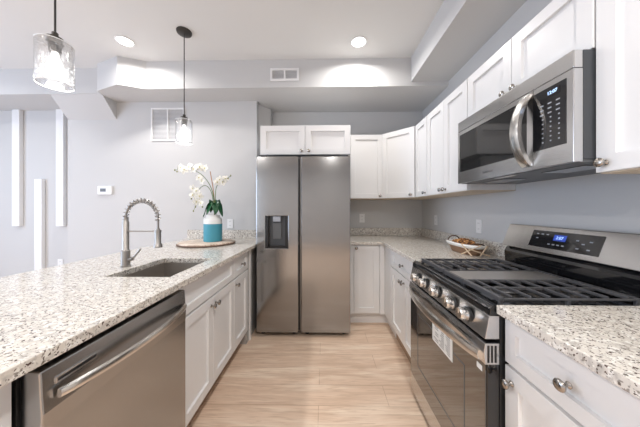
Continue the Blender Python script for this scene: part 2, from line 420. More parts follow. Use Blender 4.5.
MB(*f).box(xb0, .318, 0, .02, .125, ZC0 - .004).build('filler_strip', 'cabinet', t, bevel=.001)
MB(*f).box(.602, XRC - .001, 0, .02, .125, ZC0 - .004).build('filler_strip', 'cabinet', t, bevel=.001)
t = thing('drawer_cabinet', 'white base cabinet with wide drawer and door, nearest on the right of the range', 'cabinet', (.98, .6, 0))
f = RF(.417); W_ = R0 - .002 - .417; body(t, f, 0, W_, .6, .12, ZC0 - .001); toe(t, f, 0, W_, .6, b=-.03)
door(t, f, 0, W_, ZDR0, ZDR1, (W_ / 2, .79), 'drawer', .045); door(t, f, 0, W_, ZD0, ZD1, (W_ - .035, .652))

t = thing('countertop', 'L-shaped granite countertop in the back corner beyond the range', 'countertop', (.95, 2.5, ZC0))
MB().prism([(.262, YI), (XR, YI), (XR, R1 + .002), (XW - .002, R1 + .002), (XW - .002, YB - .002), (.262, YB - .002)], 2, ZC0, ZC1).build('slab', 'granite', t, bevel=.003)
MB().box(.262, XW - .022, YB - .022, YB - .002, ZC1, ZC1 + .10).build('backsplash', 'granite', t, bevel=.002)
MB().box(XW - .022, XW - .002, R1 + .002, YB - .002, ZC1, ZC1 + .10).build('backsplash', 'granite', t, bevel=.002)
t = thing('countertop', 'granite countertop section nearest the right edge, right of the range', 'countertop', (.95, .5, ZC0))
MB().box(XR, XW - .002, .0, R0 - .002, ZC0, ZC1).build('slab', 'granite', t, bevel=.003)
MB().box(XW - .022, XW - .002, .0, R0 - .002, ZC1, ZC1 + .10).build('backsplash', 'granite', t, bevel=.002)

# uppers
def upper(label, f, a0, a1, depth, c0, c1, doors, cat='cabinet', name='wall_cabinet', under=True, loc=None):
    p = Vector(f[0]) + Vector(f[1]) * (a0 + a1) / 2 + Vector((0, 0, c0))
    t = thing(name, label, cat, p)
    body(t, f, a0, a1, depth, c0 + .006, c1)
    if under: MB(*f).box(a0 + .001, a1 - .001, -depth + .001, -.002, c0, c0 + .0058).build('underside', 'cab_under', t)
    for d in doors: door(t, f, d[0], d[1], c0 + .004, c1 - .003, d[2])
    return t
UF = ((XU + .02, 0, 0), (0, 1, 0), (-1, 0, 0)); DU = XW - XU - .022
upper('white single-door wall cabinet between the corner cabinet and the two-door one', UF, 2.275, 2.565, DU, ZU0, ZU1, [(2.28, 2.562, (2.31, ZU0 + .035))])
upper('tall white two-door wall cabinet directly left of the microwave', UF, R1 + .002, 2.273, DU, ZU0, ZU1, [(R1 + .003, 1.955, (1.925, ZU0 + .035)), (1.955, 2.272, (1.985, ZU0 + .035))])
upper('short white two-door wall cabinet mounted above the microwave', UF, R0 + .001, R1, DU, 1.845, ZU1, [(R0 + .002, 1.255, (1.22, 1.88)), (1.255, R1 - .001, (1.29, 1.88))], under=False)
upper('large white wall cabinet nearest the camera, right of the microwave', UF, .417, R0, DU, ZU0, ZU1, [(.418, R0 - .001, (R0 - .035, ZU0 + .035))])
# back and diagonal
yq = YB - .61; xq = XW - .61
upper('narrow white wall cabinet right of the refrigerator, on the back wall', BF(0, YB - .31), .30, xq, .308, ZU0, ZU1, [(.315, xq, (xq - .035, ZU0 + .035))])
t = thing('corner_wall_cabinet', 'white diagonal wall cabinet set across the back corner', 'cabinet', (1.0, 2.87, ZU0))
MB().prism([(xq + .001, YB - .32), (XU + .01, yq + .002), (XW - .002, yq + .002), (XW - .002, YB - .002), (xq + .001, YB - .002)], 2, ZU0 + .006, ZU1).build('body', 'cabinet', t)
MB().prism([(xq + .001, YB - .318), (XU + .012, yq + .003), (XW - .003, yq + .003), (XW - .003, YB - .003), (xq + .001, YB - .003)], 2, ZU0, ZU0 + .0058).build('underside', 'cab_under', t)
p0 = Vector((xq + .002, YB - .321, 0)); p1 = Vector((XU + .009, yq + .001, 0)); du = (p1 - p0)
f = (p0, du, (-du.y * -1 * -1, du.x * -1 * -1, 0))
n_ = Vector((du.y, -du.x, 0)); n_ = n_ if n_.x < 0 or n_.y < 0 else -n_
f = (p0, du, n_); L_ = du.length
door(t, f, .006, L_ - .006, ZU0 + .004, ZU1 - .003, (L_ - .045, ZU0 + .035))
# above the refrigerator
t = upper('short white two-door cabinet above the refrigerator', BF(0, 2.452), -.665, .272, .6, 1.822, 2.128, [(-.662, -.197, (-.235, 1.86)), (-.197, .269, (-.16, 1.86))], under=False)

# ------------------------------------------------------------------ refrigerator
t = thing('refrigerator', 'tall stainless side-by-side refrigerator with a door dispenser', 'refrigerator', (-.21, 2.7, 0))
fx0, fx1, fy = -.673, .257, 2.328; sx = -.243
MB().box(fx0 + .004, fx1 - .004, fy + .07, 3.05, .03, 1.775).build('body', 'darkgrey', t, bevel=.004)
F = ((0, fy + .062, 0), (1, 0, 0), (0, -1, 0))
# left door with real pocket for the dispenser
dx0, dx1, dz0, dz1 = -.583, -.358, .875, 1.195
mb = MB(*F)
X = [fx0, dx0, dx1, sx - .012]; Z = [.045, dz0, dz1, 1.785]
V = {}
for k, b_ in enumerate((0, .062)):
    for i, x in enumerate(X):
        for j, z in enumerate(Z): V[i, j, k] = mb.bm.verts.new(mb.T((x, b_, z)))
for i in range(3):
    for j in range(3):
        mb.bm.faces.new([V[i, j, 0], V[i + 1, j, 0], V[i + 1, j + 1, 0], V[i, j + 1, 0]])
        if (i, j) != (1, 1): mb.bm.faces.new([V[i, j, 1], V[i + 1, j, 1], V[i + 1, j + 1, 1], V[i, j + 1, 1]])
for i in range(3):
    for (p, q) in (((i, 0), (i + 1, 0)), ((i, 3), (i + 1, 3)), ((0, i), (0, i + 1)), ((3, i), (3, i + 1))):
        mb.bm.faces.new([V[(*p, 0)], V[(*q, 0)], V[(*q, 1)], V[(*p, 1)]])
q = [V[1, 1, 1], V[2, 1, 1], V[2, 2, 1], V[1, 2, 1]]; r = [mb.bm.verts.new(v.co + Vector((0, .056, 0))) for v in q]
for k in range(4): mb.bm.faces.new((q[k], q[(k + 1) % 4], r[(k + 1) % 4], r[k]))
mb.bm.faces.new(r)
ld = mb.build('door', 'steel', t, bevel=.006)
rd = MB(*F).box(sx + .016, fx1, 0, .062, .045, 1.785).build('door', 'steel', t, bevel=.006)
MB(*F).box(sx - .0118, sx + .0005, .0, .012, .05, 1.78).build('handle_recess', 'black', t)
MB(*F).box(sx + .001, sx + .0155, .0, .046, .05, 1.78).build('grip_strip', 'steel_dark', t, bevel=.003)
dp = MB(*F).box(dx0 + .001, dx1 - .001, .008, .020, dz0 + .001, dz1 - .001).build('dispenser', 'darkgrey', ld)
mb = MB(*F); mb.box(dx0 + .001, dx0 + .03, .02, .060, dz0 + .001, dz1 - .001); mb.box(dx1 - .03, dx1 - .001, .02, .060, dz0 + .001, dz1 - .001); mb.box(dx0 + .03, dx1 - .03, .02, .050, dz0 + .001, dz0 + .025)
mb.build('dispenser_frame', 'black', ld, bevel=.002)
MB(*F).box(dx0 + .075, dx1 - .075, .02, .055, dz1 - .055, dz1 - .004).build('dispenser_display', 'print', ld, bevel=.003)
MB(*F).box(dx0 + .07, dx1 - .07, .02, .032, dz0 + .09, dz1 - .07).build('dispenser_paddle', 'grey_plastic', ld, bevel=.004)
for x in (fx0 + .05, sx - .06, sx + .07, fx1 - .06):
    MB().lathe([(.018, 0), (.022, .004), (.016, .010), (.016, .032)], (x, fy + .085, 0)).build('foot', 'black', t, smooth=True)
for x in (fx0 + .06, fx1 - .06): MB().box(x - .04, x + .04, fy + .02, fy + .12, 1.786, 1.802).build('hinge_cover', 'darkgrey', t, bevel=.004)

# ------------------------------------------------------------------ dishwasher
t = thing('dishwasher', 'stainless dishwasher with a bowed bar handle under the peninsula countertop', 'dishwasher', (-.95, .85, 0))
y0, y1 = .549, 1.151
MB().box(-1.30, -.735, y0 + .002, y1 - .002, .02, .872).build('body', 'black', t)
MB().box(-.80, -.76, y0 + .01, y1 - .01, .0, .018).build('toe_plate', 'black', t)
xf = -.678
dw = MB().prism([(-.733, .12), (xf, .12), (xf, .72), (xf + .003, .765), (xf, .80), (xf - .004, .868), (-.733, .868)], 1, y0 + .006, y1 - .004).build('door', 'steel_wide', t, bevel=.004)
pts = []; rs = []
for i in range(25):
    s_ = i / 24; y = y0 + .035 + s_ * (y1 - y0 - .06); pts.append((xf + .006 + .040 * math.sin(PI * s_) ** .8, y, .797))
mb = MB()
prev = None                                                      # flat bowed bar
ring = []
for (x, y, z) in pts:
    ring.append([mb.bm.verts.new(p) for p in ((x, y, z - .011), (x + .010, y, z - .009), (x + .012, y, z), (x + .010, y, z + .009), (x, y, z + .011))])
for A, B in zip(ring, ring[1:]):
    for k in range(5): mb.bm.faces.new((A[k], A[(k + 1) % 5], B[(k + 1) % 5], B[k]))
mb.bm.faces.new(ring[0]); mb.bm.faces.new(ring[-1]); mb.build('handle', 'chrome', dw, smooth=True)
MB().box(xf - .003, xf + .0012, .585, .695, .820, .836).build('vent_surround', 'steel_h', dw, bevel=.0005)
MB().box(xf - .001, xf + .0022, .590, .690, .8245, .8315).build('vent_slot', 'black', dw)

# ------------------------------------------------------------------ range
t = thing('range', 'freestanding stainless gas range with black oven door and five knobs', 'stove', (.95, 1.255, 0))
r0, r1 = R0 + .003, R1 - .003; xr = .592
MB().box(xr + .05, XW - .012, r0, r1, .03, .880).build('body', 'black', t)
MB().prism([(xr + .012, .872), (xr + .014, .896), (xr + .026, .908), (xr + .045, .908), (xr + .055, .898), (XW - .08, .898), (XW - .08, .881), (xr + .05, .872)], 1, r0 - .001, r1 + .001).build('cooktop', 'black_gloss', t, bevel=.003)
cp = MB().prism([(xr + .049, .785), (xr - .004, .785), (xr + .012, .871), (xr + .049, .871)], 1, r0, r1).build('control_panel', 'steel_h', t, bevel=.002)
for dy in (-.262, -.152, 0, .145, .255):
    fr = ((xr + .002, 1.25 + dy, .828), (0, 1, 0), (-1, 0, .12))
    MB(*fr).lathe([(.030, -.002), (.030, .005), (.026, .007)], (0, 0, 0), 'n').build('knob_bezel', 'black', cp, smooth=True)
    k = MB(*fr); k.lathe([(.024, .006), (.0255, .010), (.0245, .034), (.0215, .041), (.001, .042)], (0, 0, 0), 'n', 20); k.box(-.003, .003, .0415, .044, 0, .022); k.build('knob', 'chrome', cp, smooth=True)
od = MB().box(xr + .004, xr + .049, r0, r1, .155, .772).build('oven_door', 'black_gloss', t, bevel=.003)
MB().box(xr - .001, xr + .0035, r0 + .004, r1 - .004, .16, .690).build('door_glass', 'glass_black', od, bevel=.001)
MB().prism([(xr + .048, .692), (xr - .004, .692), (xr - .010, .735), (xr - .004, .770), (xr + .048, .770)], 1, r0 - .0015, r1 + .0015).build('door_top_band', 'steel_h', od, bevel=.002)
for k in range(4):
    yc = r0 + .12 + k * .172
    MB().box(xr - .0092, xr - .0065, yc - .045, yc + .045, .7445, .751).build('vent_slot', 'black', od)
for k in range(3): MB().box(xr + .004 + k * .013, xr + .011 + k * .013, r0 - .0025, r0 - .0005, .700, .762).build('vent_slot', 'black', od)
# the inner window outline shows faintly through the glass
mb = MB(); a, b, c, d = r0 + .13, r1 - .13, .27, .60
for bx in ((a, b, c, c + .006), (a, b, d, d + .006), (a, a + .006, c, d), (b, b + .006, c, d)): mb.box(xr - .0018, xr - .0009, *bx)
mb.build('window_outline', 'grey_plastic', od)
mb = MB(); ring = []
for i in range(29):
    s_ = i / 28; y = r0 + .02 + s_ * (r1 - r0 - .04); x = xr - .016 - .042 * math.sin(PI * s_) ** .7
    ring.append([mb.bm.verts.new(p) for p in ((x + .014, y, .697), (x, y, .699), (x - .004, y, .716), (x, y, .733), (x + .014, y, .735))])
for A, B in zip(ring, ring[1:]):
    for k in range(5): mb.bm.faces.new((A[k], A[(k + 1) % 5], B[(k + 1) % 5], B[k]))
mb.bm.faces.new(ring[0]); mb.bm.faces.new(ring[-1]); mb.build('door_handle', 'chrome', od, smooth=True)
tg = MB().box(xr - .0035, xr - .0015, 1.10, 1.30, .555, .672).build('energy_tag', 'paper', od); tg['label'] = 'white printed paper tag taped to the oven door'
MB().box(xr - .0032, xr - .0018, .895, .925, .655, .675).build('sticker', 'paper', od)
mb = MB()
for i in range(9):
    z = .655 - i * .0105
    for j in range(3 if i % 3 else 2):
        ya = 1.118 + j * .057; mb.box(xr - .0042, xr - .0036, ya, ya + random.uniform(.025, .05), z - .003, z)
mb.box(xr - .0042, xr - .0036, 1.265, 1.29, .645, .666)
mb.build('printed_lines', 'print_dark', od)
MB().box(xr + .004, xr + .05, r0, r1, .035, .150).build('storage_drawer', 'steel_h', t, bevel=.003)
for y in (r0 + .05, r1 - .05):
    for x in (xr + .08, 1.22): MB().lathe([(.018, 0), (.018, .031)], (x, y, 0)).build('foot', 'black', t, smooth=True)
# burners, grates, griddle
for (x, y, r_) in ((.78, 1.03, .050), (1.06, 1.03, .038), (.78, 1.475, .038), (1.06, 1.475, .045)):
    bb = MB().lathe([(r_ + .012, 0), (r_ + .012, .004), (r_, .006), (r_, .013), (r_ * .6, .014)], (x, y, .898)).build('burner', 'steel_dark', t, smooth=True)
    MB().lathe([(r_ * .85, 0), (r_ * .9, .003), (r_ * .85, .007), (.002, .008)], (x, y, .912)).build('burner_cap', 'iron', bb, smooth=True)
MB().lathe([(.05, 0), (.05, .006), (.035, .008)], (.92, 1.225, .898)).build('burner', 'steel_dark', t, smooth=True)
gx0, gx1, gz = .655, 1.175, .920
def grate(y0_, y1_, n):
    m = MB(); h = .012
    m.box(gx0, gx0 + .018, y0_, y1_, gz - .008, gz + .012); m.box(gx1 - .014, gx1, y0_, y1_, gz - .004, gz + .010)
    m.box(gx0 + .018, gx1 - .014, y0_, y0_ + .008, gz - .002, gz + .007); m.box(gx0 + .018, gx1 - .014, y1_ - .010, y1_, gz - .004, gz + .010)
    ym = (y0_ + y1_) / 2
    for i in range(n):
        x = gx0 + .055 + i * (gx1 - gx0 - .09) / (n - 1)
        m.box(x - .0038, x + .0038, y0_ + .010, y1_ - .010, gz, gz + h)
    m.box(gx0 + .018, gx1 - .014, ym - .005, ym + .005, gz - .001, gz + .0115)
    for x in (gx0 + .009, gx1 - .008, (gx0 + gx1) / 2):
        for y in (y0_ + .006, y1_ - .006): m.box(x - .007, x + .007, y - .006, y + .006, .898, gz)
    return m.build('grate', 'iron', t, bevel=.0025)
grate(r0 + .022, 1.135, 7); grate(1.315, r1 - .022, 7)
g = MB(); g.box(gx0 + .002, gx0 + .018, 1.14, 1.31, .906, gz + .008); g.box(gx1 - .014, gx1, 1.14, 1.31, gz - .02, gz + .008)
for (x, y) in ((gx0 + .01, 1.15), (gx0 + .01, 1.30), (gx1 - .01, 1.15), (gx1 - .01, 1.30)): g.box(x - .007, x + .007, y - .007, y + .007, .898, gz)
g.box(gx0 + .018, gx1 - .014, 1.1365, 1.1415, .908, .918); g.build('grate', 'iron', t, bevel=.002)
MB().box(gx0 + .019, gx1 - .015, 1.142, 1.308, gz - .010, gz + .004).build('griddle', 'griddle', t, bevel=.003)
# backguard
bg = MB().prism([(XW - .012, .882), (XW - .078, .882), (XW - .084, .985), (XW - .070, 1.010), (XW - .040, 1.022), (XW - .012, 1.022)], 1, r0, r1).build('backguard_base', 'black_gloss', t, bevel=.003)
bt0, bt1 = Vector((XW - .100, 0, 1.022)), Vector((XW - .045, 0, 1.162))
bp_ = MB().prism([(bt0.x, bt0.z), (bt1.x, bt1.z), (XW - .02, 1.166), (XW - .012, 1.022)], 1, r0 - .002, r1 + .002).build('backguard', 'steel_h', t, bevel=.004)
upv = (bt1 - bt0).normalized(); nv = Vector((-upv.z, 0, upv.x))
def on_bg(mbb, ya, yb, s0, s1, d0, d1):
    v = [mbb.bm.verts.new(bt0 + upv * s + nv * d + Vector((0, y, 0))) for d in (d0, d1) for (y, s) in ((ya, s0), (yb, s0), (yb, s1), (ya, s1))]
    for f_ in ((3, 2, 1, 0), (4, 5, 6, 7), (0, 1, 5, 4), (1, 2, 6, 5), (2, 3, 7, 6), (3, 0, 4, 7)): mbb.bm.faces.new([v[i] for i in f_])
mb = MB(); on_bg(mb, 1.075, 1.435, .028, .125, -.001, .002); mb.build('display_panel', 'black_gloss', bp_)
mb = MB(); on_bg(mb, 1.235, 1.30, .075, .108, .0015, .0028); mb.build('clock_display', 'blue_display', bp_)
text('clock_digits', '2:07', .022, 'digits', bp_, bt0 + upv * .091 + nv * .003 + Vector((0, 1.268, 0)), (0, -1, 0), upv, .0003)
for (ya, s_) in [(1.40, .105), (1.37, .105), (1.34, .105), (1.395, .08), (1.29, .052), (1.265, .052), (1.24, .052), (1.315, .052), (1.18, .09), (1.15, .075), (1.12, .09), (1.12, .05), (1.17, .05)]:
    mb = MB(); on_bg(mb, ya - .007, ya + .007, s_ - .003, s_ + .003, .0015, .0025); mb.build('button', 'print', bp_)

# ------------------------------------------------------------------ microwave
t = thing('microwave', 'stainless over-the-range microwave with a bowed vertical handle', 'microwave', (1.1, 1.255, 1.431))
m0, m1, xm, mz0, mz1 = R0 + .002, R1 - .016, .906, 1.431, 1.842
MB().box(xm + .035, XW - .002, m0, m1, mz0 + .012, mz1).build('body', 'darkgrey', t, bevel=.002)
MB().box(xm + .02, XW - .003, m0 + .002, m1 - .002, mz0, mz0 + .0118).build('bottom_plate', 'grey_plastic', t, bevel=.002)
for y in (1.02, 1.42): MB().box(1.0, 1.12, y - .09, y + .09, mz0 - .003, mz0 - .0005).build('grease_filter', 'steel', t)
MB().box(.935, .96, 1.2, 1.32, mz0 - .002, mz0 - .0003).build('lamp_cover', 'white_plastic', t)
MB().box(xm, xm + .034, m0, m1, mz1 - .065, mz1).build('vent_grille', 'steel_h', t, bevel=.003)
mdr = MB(); ya, yb_ = 1.045, m1                                    # door frame around the window
gl0, gl1, gz0, gz1 = 1.075, 1.60, 1.508, 1.752
mdr.box(xm, xm + .034, ya, yb_, mz0 + .002, gz0); mdr.box(xm, xm + .034, ya, yb_, gz1, mz1 - .067)
mdr.box(xm, xm + .034, gl1, yb_, gz0, gz1); mdr.box(xm, xm + .034, ya, gl0, gz0, gz1)
md = mdr.build('door', 'steel_h', t)
MB().box(xm + .003, xm + .03, gl0 - .0005, gl1 + .0005, gz0 - .0005, gz1 + .0005).build('door_window', 'glass_mw', md)
mb = MB(); ring = []
for i in range(25):
    s_ = i / 24; z = mz0 + .018 + s_ * (mz1 - .075 - mz0 - .02); x = xm - .006 - .058 * math.sin(PI * s_) ** .7
    ring.append([mb.bm.verts.new(p) for p in ((x + .016, 1.046, z), (x, 1.048, z), (x - .005, 1.070, z), (x, 1.092, z), (x + .016, 1.094, z))])
for A, B in zip(ring, ring[1:]):
    for k in range(5): mb.bm.faces.new((A[k], A[(k + 1) % 5], B[(k + 1) % 5], B[k]))
mb.bm.faces.new(ring[0]); mb.bm.faces.new(ring[-1]); mb.build('handle', 'chrome', md, smooth=True)
text('brand_mark', 'SAMSUNG', .018, 'print_dark', md, (xm - .0004, 1.33, 1.470), (0, -1, 0))
cpn = MB().box(xm, xm + .034, m0, ya - .002, mz0 + .002, mz1 - .067).build('control_panel', 'steel_h', t, bevel=.002)
MB().box(xm - .0015, xm + .002, m0 + .026, ya - .003, gz0, gz1).build('control_glass', 'black_gloss', cpn)
MB().box(xm - .0025, xm - .001, .925, .985, 1.712, 1.740).build('clock_display', 'black_gloss', cpn)
text('clock_digits', '12:07', .019, 'digits', cpn, (xm - .003, .955, 1.7265), (0, -1, 0))
for i in range(9):
    for j in range(3):
        MB().box(xm - .0024, xm - .0014, .925 + j * .034, .925 + j * .034 + (.015 if i < 3 else .006), 1.685 - i * .019, 1.690 - i * .019).build('button', 'print', cpn)

# ------------------------------------------------------------------ faucet
fx, fyy = -1.205, 1.415
t = thing('faucet', 'brushed steel spring-neck kitchen faucet standing behind the sink', 'faucet', (fx, fyy, ZC1))
MB().lathe([(.028, 0), (.028, .005), (.023, .008), (.023, .095), (.019, .10), (.0175, .102), (.0175, .27), (.014, .275), (.014, .30)], (fx, fyy, ZC1 + .0005)).build('body', 'faucet', t, smooth=True)
R_ = .099; zc = 1.205
path = [(fx, fyy, 1.19)] + [(fx + R_ - R_ * math.cos(a * PI / 16), fyy, zc + .008 + R_ * 1.02 * math.sin(a * PI / 16)) for a in range(0, 17)] + [(fx + 2 * R_, fyy, 1.17), (fx + 2 * R_, fyy, 1.14)]
MB().tube(path, .007, 10).build('hose', 'faucet', t, smooth=True)
# coil
cum = [0]; PV = [Vector(p) for p in path]
for a, b in zip(PV, PV[1:]): cum.append(cum[-1] + (b - a).length)
def along(s):
    s = max(0, min(cum[-1] - 1e-6, s))
    for i in range(len(PV) - 1):
        if s <= cum[i + 1]:
            k = (s - cum[i]) / (cum[i + 1] - cum[i]); return PV[i].lerp(PV[i + 1], k), (PV[i + 1] - PV[i]).normalized()
turns = 17; cp_ = []; Ls = cum[-1] - .05
for i in range(turns * 8 + 1):
    s_ = Ls * i / (turns * 8); p, tt = along(s_); n1 = Vector((0, 1, 0)); n2 = tt.cross(n1); a = 2 * PI * i / 8
    cp_.append(tuple(p + (n1 * math.cos(a) + n2 * math.sin(a)) * .0135))
MB().tube(cp_, .0030, 6).build('spring_coil', 'faucet', t, smooth=True)
sxx = fx + 2 * R_
MB().lathe([(.022, 0), (.025, .003), (.022, .018), (.017, .026), (.0165, .085), (.013, .10), (.011, .115)], (sxx, fyy, 1.030)).build('spray_head', 'faucet', t, smooth=True)
mb = MB(); mb.tube([(fx, fyy, 1.128), (sxx - .016, fyy, 1.128)], .0045, 8); mb.lathe([(.018, -.008), (.018, .008)], (sxx, fyy, 1.128)); mb.build('support_arm', 'faucet', t, smooth=True)
mb = MB(); mb.tube([(fx + .018, fyy, .955), (fx + .045, fyy, .962)], .012, 12); mb.tube([(fx + .042, fyy, .962), (fx + .075, fyy, 1.0), (fx + .09, fyy, 1.02)], [.006, .006, .007], 8); mb.build('lever_handle', 'faucet', t, smooth=True)

# ------------------------------------------------------------------ board, vase, orchid
vx, vy = -1.128, 2.38; zt = ZC1 + .024
mat('bark', (.16, .10, .07), .8, bump=((1, 1, 1), 60, .5))
b_ = MB(); b_.lathe([(.245, 0), (.256, .003), (.260, .012), (.258, .021), (.254, .024)], (vx - .05, vy - .02, ZC1 + .0006), seg=48)
t = thing('serving_board', 'round rustic wooden board under the teal vase', 'board', (vx - .05, vy - .02, ZC1 + .0006))
b_.build('board', 'board', t, smooth=True)
MB().lathe([(.262, .002), (.268, .004), (.270, .008), (.268, .013), (.2605, .014), (.262, .002)], (vx - .05, vy - .02, ZC1 + .0006), seg=48, close=False).build('bark_edge', 'bark', t, smooth=True)
t = thing('vase', 'teal and white ceramic vase holding the orchid', 'vase', (vx, vy, zt))
MB().lathe([(.078, 0), (.086, .003), (.088, .01), (.088, .178)], (vx, vy, zt), seg=40).build('vase_body', 'teal', t, smooth=True)
MB().lathe([(.088, .1785), (.088, .222), (.080, .236), (.066, .242), (.063, .262), (.066, .268), (.060, .268), (.057, .245), (.050, .20), (.001, .199)], (vx, vy, zt), seg=40).build('vase_shoulder', 'vase_white', t, smooth=True)
def W2(px, py, y=0): return Vector(((px - 324.3) / 99.5, vy + y, 1.26 + (209.5 - py) / 99.5))   # stem sketch units -> metres around the vase
t = thing('orchid', 'artificial white orchid with drooping flower sprays and dark green leaves', 'plant', (vx, vy, zt + .22))
def stem(pts, r0_, r1_, name='stem', m='stem'):
    P_ = [W2(*p) for p in pts]; out = []
    for i in range(len(P_) - 1):                                       # catmull-rom
        p0 = P_[max(i - 1, 0)]; p1 = P_[i]; p2 = P_[i + 1]; p3 = P_[min(i + 2, len(P_) - 1)]
        for k in range(6):
            s = k / 6; out.append(.5 * ((2 * p1) + (p2 - p0) * s + (2 * p0 - 5 * p1 + 4 * p2 - p3) * s * s + (3 * p1 - p0 - 3 * p2 + p3) * s ** 3))
    out.append(P_[-1]); n = len(out)
    return MB().tube([tuple(p) for p in out], [r0_ + (r1_ - r0_) * i / n for i in range(n)], 7).build(name, m, t, smooth=True)
stem([(213, 222, 0), (213.5, 205, 0), (211, 190, .0), (205, 178, -.02), (197, 171.5, -.04), (187, 169.5, -.05), (176, 170.5, -.05)], .0045, .002)
stem([(213, 210, 0), (211.5, 194, -.01), (207, 186, -.03), (202, 188, -.05), (199, 196, -.06), (199.5, 203, -.07), (196, 211, -.07)], .004, .0018)
stem([(214, 215, 0), (214.5, 198, .0), (215, 187, .01), (219, 182, .02), (225, 178.5, .02), (229, 175, .03)], .004, .0018)
stem([(213.5, 220, .01), (212.5, 195, .01), (209, 171, .005)], .0045, .004, 'stake', 'stake')
def petal(m, c, ax, side, nrm, L, Wd, cup):
    g = []
    for i in range(6):
        s = i / 5; wd = Wd * math.sin(PI * (.12 + .86 * s)) ** .7; row = []
        for j in (-1, -.5, 0, .5, 1):
            row.append(m.bm.verts.new(c + ax * (L * s) + side * (wd * j) + nrm * (cup * (j * j * .35 - .25 * s * s) * 1.0)))
        g.append(row)
    for a, b in zip(g, g[1:]):
        for k in range(4): m.bm.faces.new((a[k], a[k + 1], b[k + 1], b[k]))
def flower(px, py, y, size, face):
    c = W2(px, py, y); nrm = Vector(face).normalized(); u = nrm.cross(Vector((0, 0, 1))).normalized(); v = u.cross(nrm)
    m = MB(); ro = random.uniform(-.5, .5)
    for k in range(5):
        a = ro + 2 * PI * k / 5 + PI / 2; ax = u * math.cos(a) + v * math.sin(a); sd = nrm.cross(ax)
        petal(m, c, ax, sd, nrm, size, size * (.50 if k in (1, 4) else .34), size * .5)
    # two lower sepals seen between the petals give the full bloom
    f_ = m.build('flower', 'petal', t, smooth=True)
    sm = f_.modifiers.new('thickness', 'SOLIDIFY'); sm.thickness = .0012
    MB().ico(tuple(c + nrm * .006), .006, 1).build('flower_center', 'petal_center', f_, smooth=True)
random.seed(3)
FL = [(183, 168.5, -.05, .030), (187, 170.5, -.06, .032), (191.5, 167.8, -.05, .032), (196, 170, -.05, .030), (200.5, 167.5, -.03, .030), (205.5, 168.5, -.02, .028),
      (200, 178, -.03, .026), (203, 181.5, -.03, .026), (195, 189, -.05, .028), (199, 191.5, -.06, .028), (195.5, 195.5, -.06, .026), (202, 196.5, -.06, .026), (199.5, 202, -.07, .026), (204, 203.5, -.07, .022),
      (216.5, 182, .01, .028), (219, 179.5, .01, .028), (221.5, 182, .02, .028), (224, 178.5, .02, .026)]
for (a, b, c, s) in FL: flower(a, b, c - .01, s * 1.5, (random.uniform(-.5, .5), -1, random.uniform(-.35, .4)))
for (a, b, c) in [(176.2, 170.5, -.05), (179.5, 169, -.05), (178.5, 172, -.05), (226.5, 178, .02), (228.8, 175, .03), (196, 211, -.07), (198, 207, -.07), (204.5, 207, -.06), (193.5, 199, -.06)]:
    MB().ico(tuple(W2(a, b, c)), .0085, 2, (.8, .8, 1.15)).build('flower_bud', 'bud', t, smooth=True)
def leaf(dirx, diry, L, Wd, rise, drop):
    m = MB(); g = []; base = W2(213.5, 210, 0); d = Vector((dirx, diry, 0)).normalized(); sd = Vector((-d.y, d.x, 0))
    for i in range(9):
        s = i / 8; wd = Wd * math.sin(PI * min(1, .06 + .93 * s)) ** .65; c = base + d * (L * s) + Vector((0, 0, rise * math.sin(PI * min(s * 1.1, 1)) - drop * s * s)); row = []
        for j in (-1, -.5, 0, .5, 1): row.append(m.bm.verts.new(c + sd * wd * j + Vector((0, 0, .014 * abs(j) ** 1.4))))
        g.append(row)
    for a, b in zip(g, g[1:]):
        for k in range(4): m.bm.faces.new((a[k], a[k + 1], b[k + 1], b[k]))
    o = m.build('leaf', 'leaf', t, smooth=True); sm = o.modifiers.new('thickness', 'SOLIDIFY'); sm.thickness = .002
for a in ((-1, -.35, .105, .040, .075, .075), (1, -.3, .10, .040, .075, .07), (-.6, -1, .085, .040, .07, .05), (.7, -1, .085, .038, .07, .045), (-.9, .7, .08, .034, .10, .03), (.8, .8, .08, .034, .10, .03)): leaf(*a)

# ------------------------------------------------------------------ basket of potpourri
bx, by, bz = 1.135, 1.93, ZC1 + .0006
t = thing('wicker_basket', 'boat-shaped wicker basket with a white fabric rim, on the right back counter', 'basket', (bx, by, bz))
def oval(rx, ry, z, n=40, dy=0): return [(bx + rx * math.copysign(abs(math.cos(2 * PI * k / n)) ** .8, math.cos(2 * PI * k / n)), by + dy + ry * math.copysign(abs(math.sin(2 * PI * k / n)) ** .8, math.sin(2 * PI * k / n)), z) for k in range(n)]
def loft(rings, caps=(True, True)):
    m = MB(); V_ = [[m.bm.verts.new(p) for p in r_] for r_ in rings]
    for A, B in zip(V_, V_[1:]):
        for k in range(len(A)): m.bm.faces.new((A[k], A[(k + 1) % len(A)], B[(k + 1) % len(A)], B[k]))
    if caps[0]: m.bm.faces.new(V_[0])
    if caps[1]: m.bm.faces.new(V_[-1])
    return m
loft([oval(.058, .145, bz), oval(.064, .155, bz + .01), oval(.078, .178, bz + .055), oval(.072, .170, bz + .055), oval(.05, .13, bz + .012)]).build('basket_body', 'wicker', t, smooth=True)
loft([oval(.080, .181, bz + .053), oval(.090, .196, bz + .060), oval(.094, .202, bz + .072), oval(.088, .196, bz + .082), oval(.074, .180, bz + .076), oval(.068, .165, bz + .055)], (False, False)).build('fabric_rim', 'linen', t, smooth=True)
MB().tube([(bx - .052 * math.cos(a * PI / 12), by + .165, bz + .07 + .048 * math.sin(a * PI / 12)) for a in range(13)], .0055, 8).build('handle', 'twig_dark', t, smooth=True)
MB().tube([(bx - .052 * math.cos(a * PI / 12), by - .160, bz + .07 + .02 * math.sin(a * PI / 12)) for a in range(13)], .0055, 8).build('handle', 'twig_dark', t, smooth=True)
